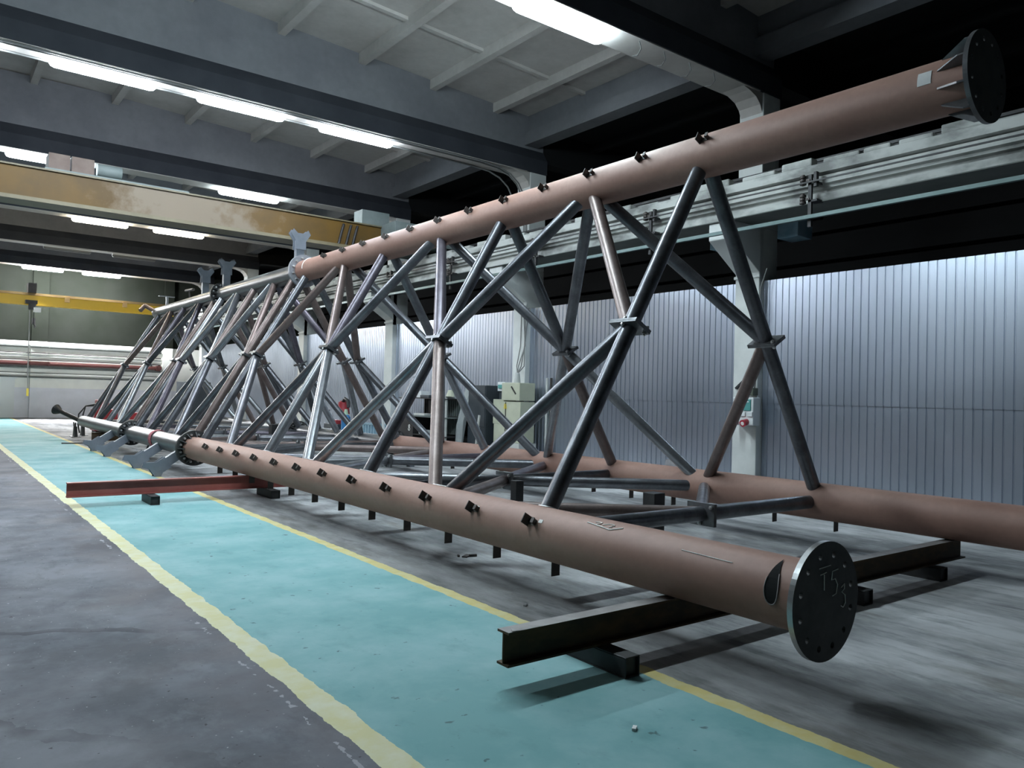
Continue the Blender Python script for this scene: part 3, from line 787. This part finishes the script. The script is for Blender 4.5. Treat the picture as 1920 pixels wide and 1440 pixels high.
# ------------------------------------------------------------------ things along the right wall
# electrical cabinets on the second column
e = empty('electrical_cabinet', (10.2, 13.1, 0), 'cream electrical cabinet in front of the second white column', 'cabinet')
MB().bounds((10.05, 12.80, .50), (10.44, 13.43, 1.38)).build('body', M['cream'], e, bevel=.01)
MB().bounds((10.02, 12.80, 1.40), (10.44, 13.43, 1.78)).build('upper_box', M['cream'], e, bevel=.01)
MB().bounds((10.035, 13.30, .52), (10.052, 13.31, 1.36)).build('door_gap', M['black_iron'], e)
MB().bounds((10.0, 12.75, 0), (10.46, 13.44, .5)).build('plinth', M['pale_grey'], e)
MB().box((10.012, 13.0, 1.62), (.02, .22, .025), Matrix.Rotation(math.radians(45), 3, 'X')).build('handle', M['black_iron'], e)
MB().prism([(13.27, 1.22), (13.37, 1.22), (13.35, 1.33), (13.29, 1.33)], 10.04, 10.055, 'x').build('warning_sticker', M['yellow_sticker'], e)
MB().tube((10.2, 13.15, 1.78), (10.2, 13.12, 2.0), .09, .05, n=14).build('cable_gland', M['pale_grey'], e)
tag(MB().bounds((10.1, 13.45, .88), (10.44, 13.84, 1.42)).bounds((10.1, 13.48, 0), (10.4, 13.8, .88)).build('side_cabinet', M['cream'], bevel=.01), 'narrow cream cabinet left of the tall electrical cabinet', 'cabinet')
e = empty('meter_box', (10.3, 13.6, 1.42), 'white and teal meter box above the narrow cream cabinet', 'box')
MB().bounds((10.12, 13.45, 1.60), (10.4, 13.72, 1.80)).build('case', M['box_white'], e, bevel=.008)
MB().bounds((10.1, 13.5, 1.66), (10.12, 13.68, 1.74)).build('window', M['teal'], e)
MB().bounds((10.16, 13.47, 1.42), (10.4, 13.7, 1.60)).build('base', M['dark_cab'], e)
for k, (dy, bend) in enumerate(((-.1, .12), (.0, .02), (.1, -.1), (.16, .0))):
    y = 13.2+dy
    tag(MB().path([(10.2, 13.12, 1.98), (10.36, y, 2.15), (10.45, y+bend, 2.6), (10.455, y+bend*.3, 3.2), (10.45, y, 3.42)], .012, 6).build('wall_cable', M['cable']),
        'grey cable rising from the cream cabinet up the white column, %s strand' % ('right', 'second', 'third', 'left')[k], 'cable', 'cables up the second column')
for k, y in enumerate((12.55, 12.42)):
    tag(MB().tube((10.56, y, .02), (10.56, y, 1.9), .028, n=10).build('conduit', M['pale_grey'] if k == 0 else M['pipe_dark']), '%s conduit standing right of the cream cabinet' % ('pale', 'dark')[k], 'conduit')
# dark cabinet
e = empty('tool_cabinet', (10.3, 14.3, 0), 'tall dark blue grey cabinet left of the cream cabinets', 'cabinet')
MB().bounds((10.0, 13.98, 0), (10.5, 14.66, 1.72)).build('body', M['dark_cab'], e, bevel=.01)
MB().bounds((9.985, 14.0, .06), (10.0, 14.64, .78)).build('door', M['dark_cab'], e); MB().bounds((9.985, 14.0, .80), (10.0, 14.64, 1.70)).build('door', M['dark_cab'], e)
MB().bounds((9.97, 14.15, .76), (9.985, 14.3, .78)).build('handle', M['bolt'], e)
tag(MB().box((9.85, 14.08, .52), (.03, .05, 1.08), Matrix.Rotation(math.radians(8), 3, 'X')).build('leaning_bar', M['pale_grey']), 'pale bar leaning against the dark cabinet', 'bar')
tag(MB().plate([(9.86, 14.72, .0), (9.86, 14.97, .0), (9.9, 14.97, .8), (10.12, 14.95, 1.68), (10.12, 14.7, 1.66), (9.9, 14.69, .9)], .02).build('leaning_sheet', M['cloth']), 'pale grey sheet leaning left of the dark cabinet', 'sheet')
# tool rack
e = empty('tool_rack', (10.1, 16.1, 0), 'dark steel rack with loaded shelves by the right wall', 'rack')
for x in (9.65, 10.35):
    for y in (15.05, 17.15): MB().bounds((x-.02, y-.02, 0), (x+.02, y+.02, 1.42)).build('upright', M['pale_grey'] if x < 10 else M['black_iron'], e)
for z in (.52, .96, 1.40): MB().bounds((9.6, 15.0, z-.02), (10.4, 17.2, z)).build('shelf', M['black_iron'] if z != .96 else M['machine_grey'], e)
MB().bounds((10.38, 15.0, .05), (10.42, 17.2, 1.4)).build('back_panel', M['black_iron'], e)
for k in range(12): MB().bounds((10.06, 15.06+k*.085, .98), (10.10, 15.09+k*.085, 1.36)).build('divider', M['machine_grey'], e)
for k in range(10): MB().bounds((10.06, 15.06+k*.085, .55), (10.10, 15.09+k*.085, .92)).build('divider', M['machine_grey'], e)
MB().bounds((9.6, 16.45, .0), (10.38, 17.2, .94)).build('side_bin', M['black_iron'], e)
items = [('tool_box', (9.7, 16.75, 1.40), (.3, .4, .12), 'cloth', 'pale open carton on top of the rack, at its left end'),
         ('tray', (9.7, 15.9, 1.40), (.35, .42, .07), 'dark_cab', 'dark blue tray on top of the rack'),
         ('carton', (9.75, 16.35, 1.40), (.26, .22, .16), 'box_white', 'white box on top of the rack behind the tower post'),
         ('parts_box', (9.7, 15.2, 1.40), (.3, .3, .05), 'pale_grey', 'flat grey box on top of the rack, right end'),
         ('parts_box', (9.7, 16.1, .96), (.3, .5, .06), 'pale_grey', 'low grey box on the middle shelf of the rack'),
         ('parts_box', (9.7, 15.45, .96), (.3, .35, .05), 'machine_grey', 'grey green box on the middle shelf, right side'),
         ('parts_box', (9.68, 15.95, .52), (.28, .36, .10), 'box_white', 'white box on the bottom shelf of the rack'),
         ('clamp', (9.68, 15.3, .52), (.05, .3, .18), 'cloth', 'grey clamp on the bottom shelf of the rack')]
for nm, p, d, mm, lab in items:
    tag(MB().bounds((p[0], p[1], p[2]+.002), (p[0]+d[0], p[1]+d[1], p[2]+d[2])).build(nm, M[mm], bevel=.01), lab, nm.replace('_', ' '))
tag(MB().tube((9.8, 15.12, 1.45), (9.8, 15.12, 1.60), .11, .05, n=16).build('hard_hat', M['cream']), 'pale yellow hard hat on top of the rack, right end', 'hat')
# small white double-ring mark on the dark bin
bin_ = [o for o in bpy.data.objects if o.name == 'side_bin'][0]
for cz_, rr_ in ((.70, .03), (.625, .038)):
    MB().path([(9.595, 16.62 + rr_*math.cos(2*PI*i/14), cz_ + rr_*math.sin(2*PI*i/14)) for i in range(15)], .009, 5).build('white_mark', M['chalk'], bin_)
# red welding unit with bottle
e = empty('welding_unit', (9.9, 21.2, 0), 'grey workshop unit with a red head by the right wall', 'machine')
MB().bounds((9.7, 20.9, 0), (10.3, 21.9, .55)).build('base_cabinet', M['dark_cab'], e, bevel=.015)
MB().bounds((9.69, 21.15, .36), (9.70, 21.32, .52)).build('data_plate', M['box_white'], e)
MB().bounds((9.72, 21.1, .55), (10.1, 21.55, .66)).build('top_tray', M['red_machine'], e)
MB().tube((10.0, 21.0, .55), (10.0, 21.0, .88), .05, n=12).build('stem', M['black_iron'], e)
MB().tube((9.9, 21.0, .85), (9.9, 21.0, 1.18), .19, .15, n=20).tube((9.9, 21.0, 1.18), (9.9, 21.0, 1.24), .15, .08, n=20).build('head', M['red_machine'], e)
MB().path([(9.85, 20.95, 1.2), (9.85, 20.8, 1.3), (9.85, 20.6, 1.24), (9.85, 20.55, 1.05)], .05, 8).build('handle', M['rubber'], e)
MB().path([(9.75, 21.6, .55), (9.72, 21.7, .8), (9.72, 21.55, .95)], .015, 6).build('lever', M['black_iron'], e)
e = empty('spray_bottle', (9.75, 20.5, 0), 'blue bottle with pale green cap beside the red headed unit', 'bottle')
MB().tube((9.75, 20.5, 0), (9.75, 20.5, .78), .13, n=16).tube((9.75, 20.5, .78), (9.75, 20.5, .84), .13, .07, n=16).build('body', M['blue_plastic'], e)
MB().tube((9.75, 20.5, .84), (9.75, 20.5, 1.0), .07, .04, n=14).build('cap', M['green_plastic'], e)
b = MB()
for k in range(9): b.bounds((9.9, 18.4+k*.16, .0), (9.95, 18.46+k*.16, .62))
b.bounds((9.9, 18.35, .6), (9.95, 19.8, .66)).bounds((9.9, 18.35, .05), (9.95, 19.8, .1)).build('x', M['blue_box'])
fo = bpy.data.objects['x']; fo.name = 'barrier_panel'; tag(fo, 'bluish slatted panel by the wall, left of the rack', 'panel')
tag(MB().box((9.8, 18.3, .45), (.04, .07, .9), Matrix.Rotation(math.radians(-12), 3, 'X')).build('leaning_board', M['box_white']), 'white board leaning by the bluish slatted panel', 'board')
# socket box on the first column
e = empty('socket_box', (10.4, 7.43, 1.1), 'white socket box with red plugs on the nearest column', 'box')
MB().bounds((10.30, 7.26, 1.13), (10.48, 7.64, 1.57)).build('case', M['box_white'], e, bevel=.012)
w = MB().bounds((10.285, 7.30, 1.36), (10.302, 7.60, 1.54)).build('window', M['teal'], e, bevel=.008)
MB().bounds((10.28, 7.33, 1.49), (10.286, 7.57, 1.51)).build('breaker_strip', M['box_white'], w)
for y in (7.31, 7.44, 7.57): MB().bounds((10.28, y-.045, 1.27), (10.302, y+.045, 1.345)).build('socket_lid', M['box_white'], e, bevel=.006)
for y in (7.38, 7.57):
    q = MB().tube((10.31, y, 1.185), (10.20, y, 1.16), .05, .055, n=16).build('red_socket', M['red_plastic'], e)
    MB().tube((10.21, y, 1.162), (10.195, y, 1.158), .03, n=12).build('socket_face', M['chalk'], q)
tag(MB().bounds((10.34, 7.30, 1.60), (10.48, 7.42, 1.72)).build('switch_box', M['olive'], bevel=.01), 'olive switch box on top of the white socket box', 'switch')
tag(MB().tube((10.40, 7.5, 1.62), (10.40, 7.43, 1.67), .03, n=10).build('plug', M['rubber']), 'black plug lying on the white socket box', 'plug')
tag(MB().path([(10.46, 7.36, 1.72), (10.465, 7.33, 2.2), (10.46, 7.30, 2.9), (10.46, 7.28, 3.3), (10.5, 7.2, 3.6)], .012, 6).build('wall_cable', M['cable']), 'grey cable running up the nearest column from the switch box', 'cable')
tag(MB().box((10.46, 7.62, 1.78), (.05, .22, .03), Matrix.Rotation(math.radians(-40), 3, 'X')).build('hook_bracket', M['black_iron']), 'small dark hook on the left side of the nearest column', 'hook')
# red machine and boxes behind the far end of the tower
e = empty('welding_machine', (4.6, 27, 0), 'red welding machine with black leads behind the far end of the tower', 'machine')
MB().bounds((4.35, 26.8, .08), (5.0, 27.6, .75)).build('body', M['red_machine'], e, bevel=.03)
MB().bounds((4.40, 26.85, .75), (4.75, 27.2, 1.05)).build('feeder', M['red_machine'], e, bevel=.03)
MB().bounds((4.4, 26.85, 0), (4.95, 27.55, .08)).build('base', M['black_iron'], e)
for o_ in (0, .12):
    MB().path([(4.40, 26.9, .92-o_*.4), (4.1, 26.85, .85), (3.92+o_, 26.85, .6), (3.9+o_, 26.8, .3), (3.95+o_, 26.8, .03)], .022, 8).build('lead', M['rubber'], e)
tag(MB().bounds((6.4, 30, 0), (7.0, 30.6, .8)).build('grey_bin', M['pale_grey'], bevel=.02), 'pale grey bin far behind the tower near the back wall', 'bin')
tag(MB().bounds((5.6, 28, 0), (6.1, 28.5, .62)).build('red_can', M['red_machine'], bevel=.03), 'small red container seen low between the far braces', 'container')
tag(MB().bounds((8.6, 33, 0), (9.6, 34.4, 1.75)).build('machine_cabinet', M['dark_cab'], bevel=.02), 'tall dark machine cabinet in the far right corner', 'cabinet')
# scraps on the floor
for x, y, s, mm, lab in ((3.47, 4.3, .02, 'bolt', 'bright metal scrap on the concrete right of the yellow stripe'),
                         (2.6, 2.42, .018, 'paper', 'white scrap on the green walkway below the packing block'),
                         (4.05, 5.9, .05, 'dark_steel', 'twisted dark scrap on the floor under the near chord')):
    b = MB().box((x, y, .006), (s*2.2, s, .012), Matrix.Rotation(.6, 3, 'Z'))
    if s > .03: b.box((x+.05, y-.03, .012), (s*1.4, s*.5, .02), Matrix.Rotation(-.3, 3, 'Z')).box((x-.07, y+.03, .01), (s, s*.4, .015), Matrix.Rotation(1.1, 3, 'Z'))
    tag(b.build('scrap', M[mm]), lab, 'scrap')

# ------------------------------------------------------------------ camera, world, view
F, YAW, PIT, ROL = 1451.0, .6541, .0166, .0264
fw = Vector((math.sin(YAW)*math.cos(PIT), math.cos(YAW)*math.cos(PIT), math.sin(PIT)))
rt = Vector((math.cos(YAW), -math.sin(YAW), 0)); up = rt.cross(fw)
r2 = rt*math.cos(ROL) + up*math.sin(ROL); u2 = up*math.cos(ROL) - rt*math.sin(ROL)
cam = bpy.data.cameras.new('camera'); cam.sensor_width = 36.0; cam.lens = F*36/1920; cam.clip_end = 200; cam.clip_start = .05
co = bpy.data.objects.new('camera', cam); COL.objects.link(co)
co.matrix_world = Matrix(((r2.x, u2.x, -fw.x, 0), (r2.y, u2.y, -fw.y, 0), (r2.z, u2.z, -fw.z, H), (0, 0, 0, 1)))
scn.camera = co
scn.cycles.diffuse_bounces = 2
w = bpy.data.worlds.new('world'); w.use_nodes = True
w.node_tree.nodes['Background'].inputs[0].default_value = (.5, .55, .6, 1)
w.node_tree.nodes['Background'].inputs[1].default_value = 0.02
scn.world = w
scn.view_settings.view_transform = 'Standard'; scn.view_settings.look = 'None'
scn.view_settings.gamma = 1.0; scn.view_settings.use_curve_mapping = False
scn.view_settings.exposure = 2.5
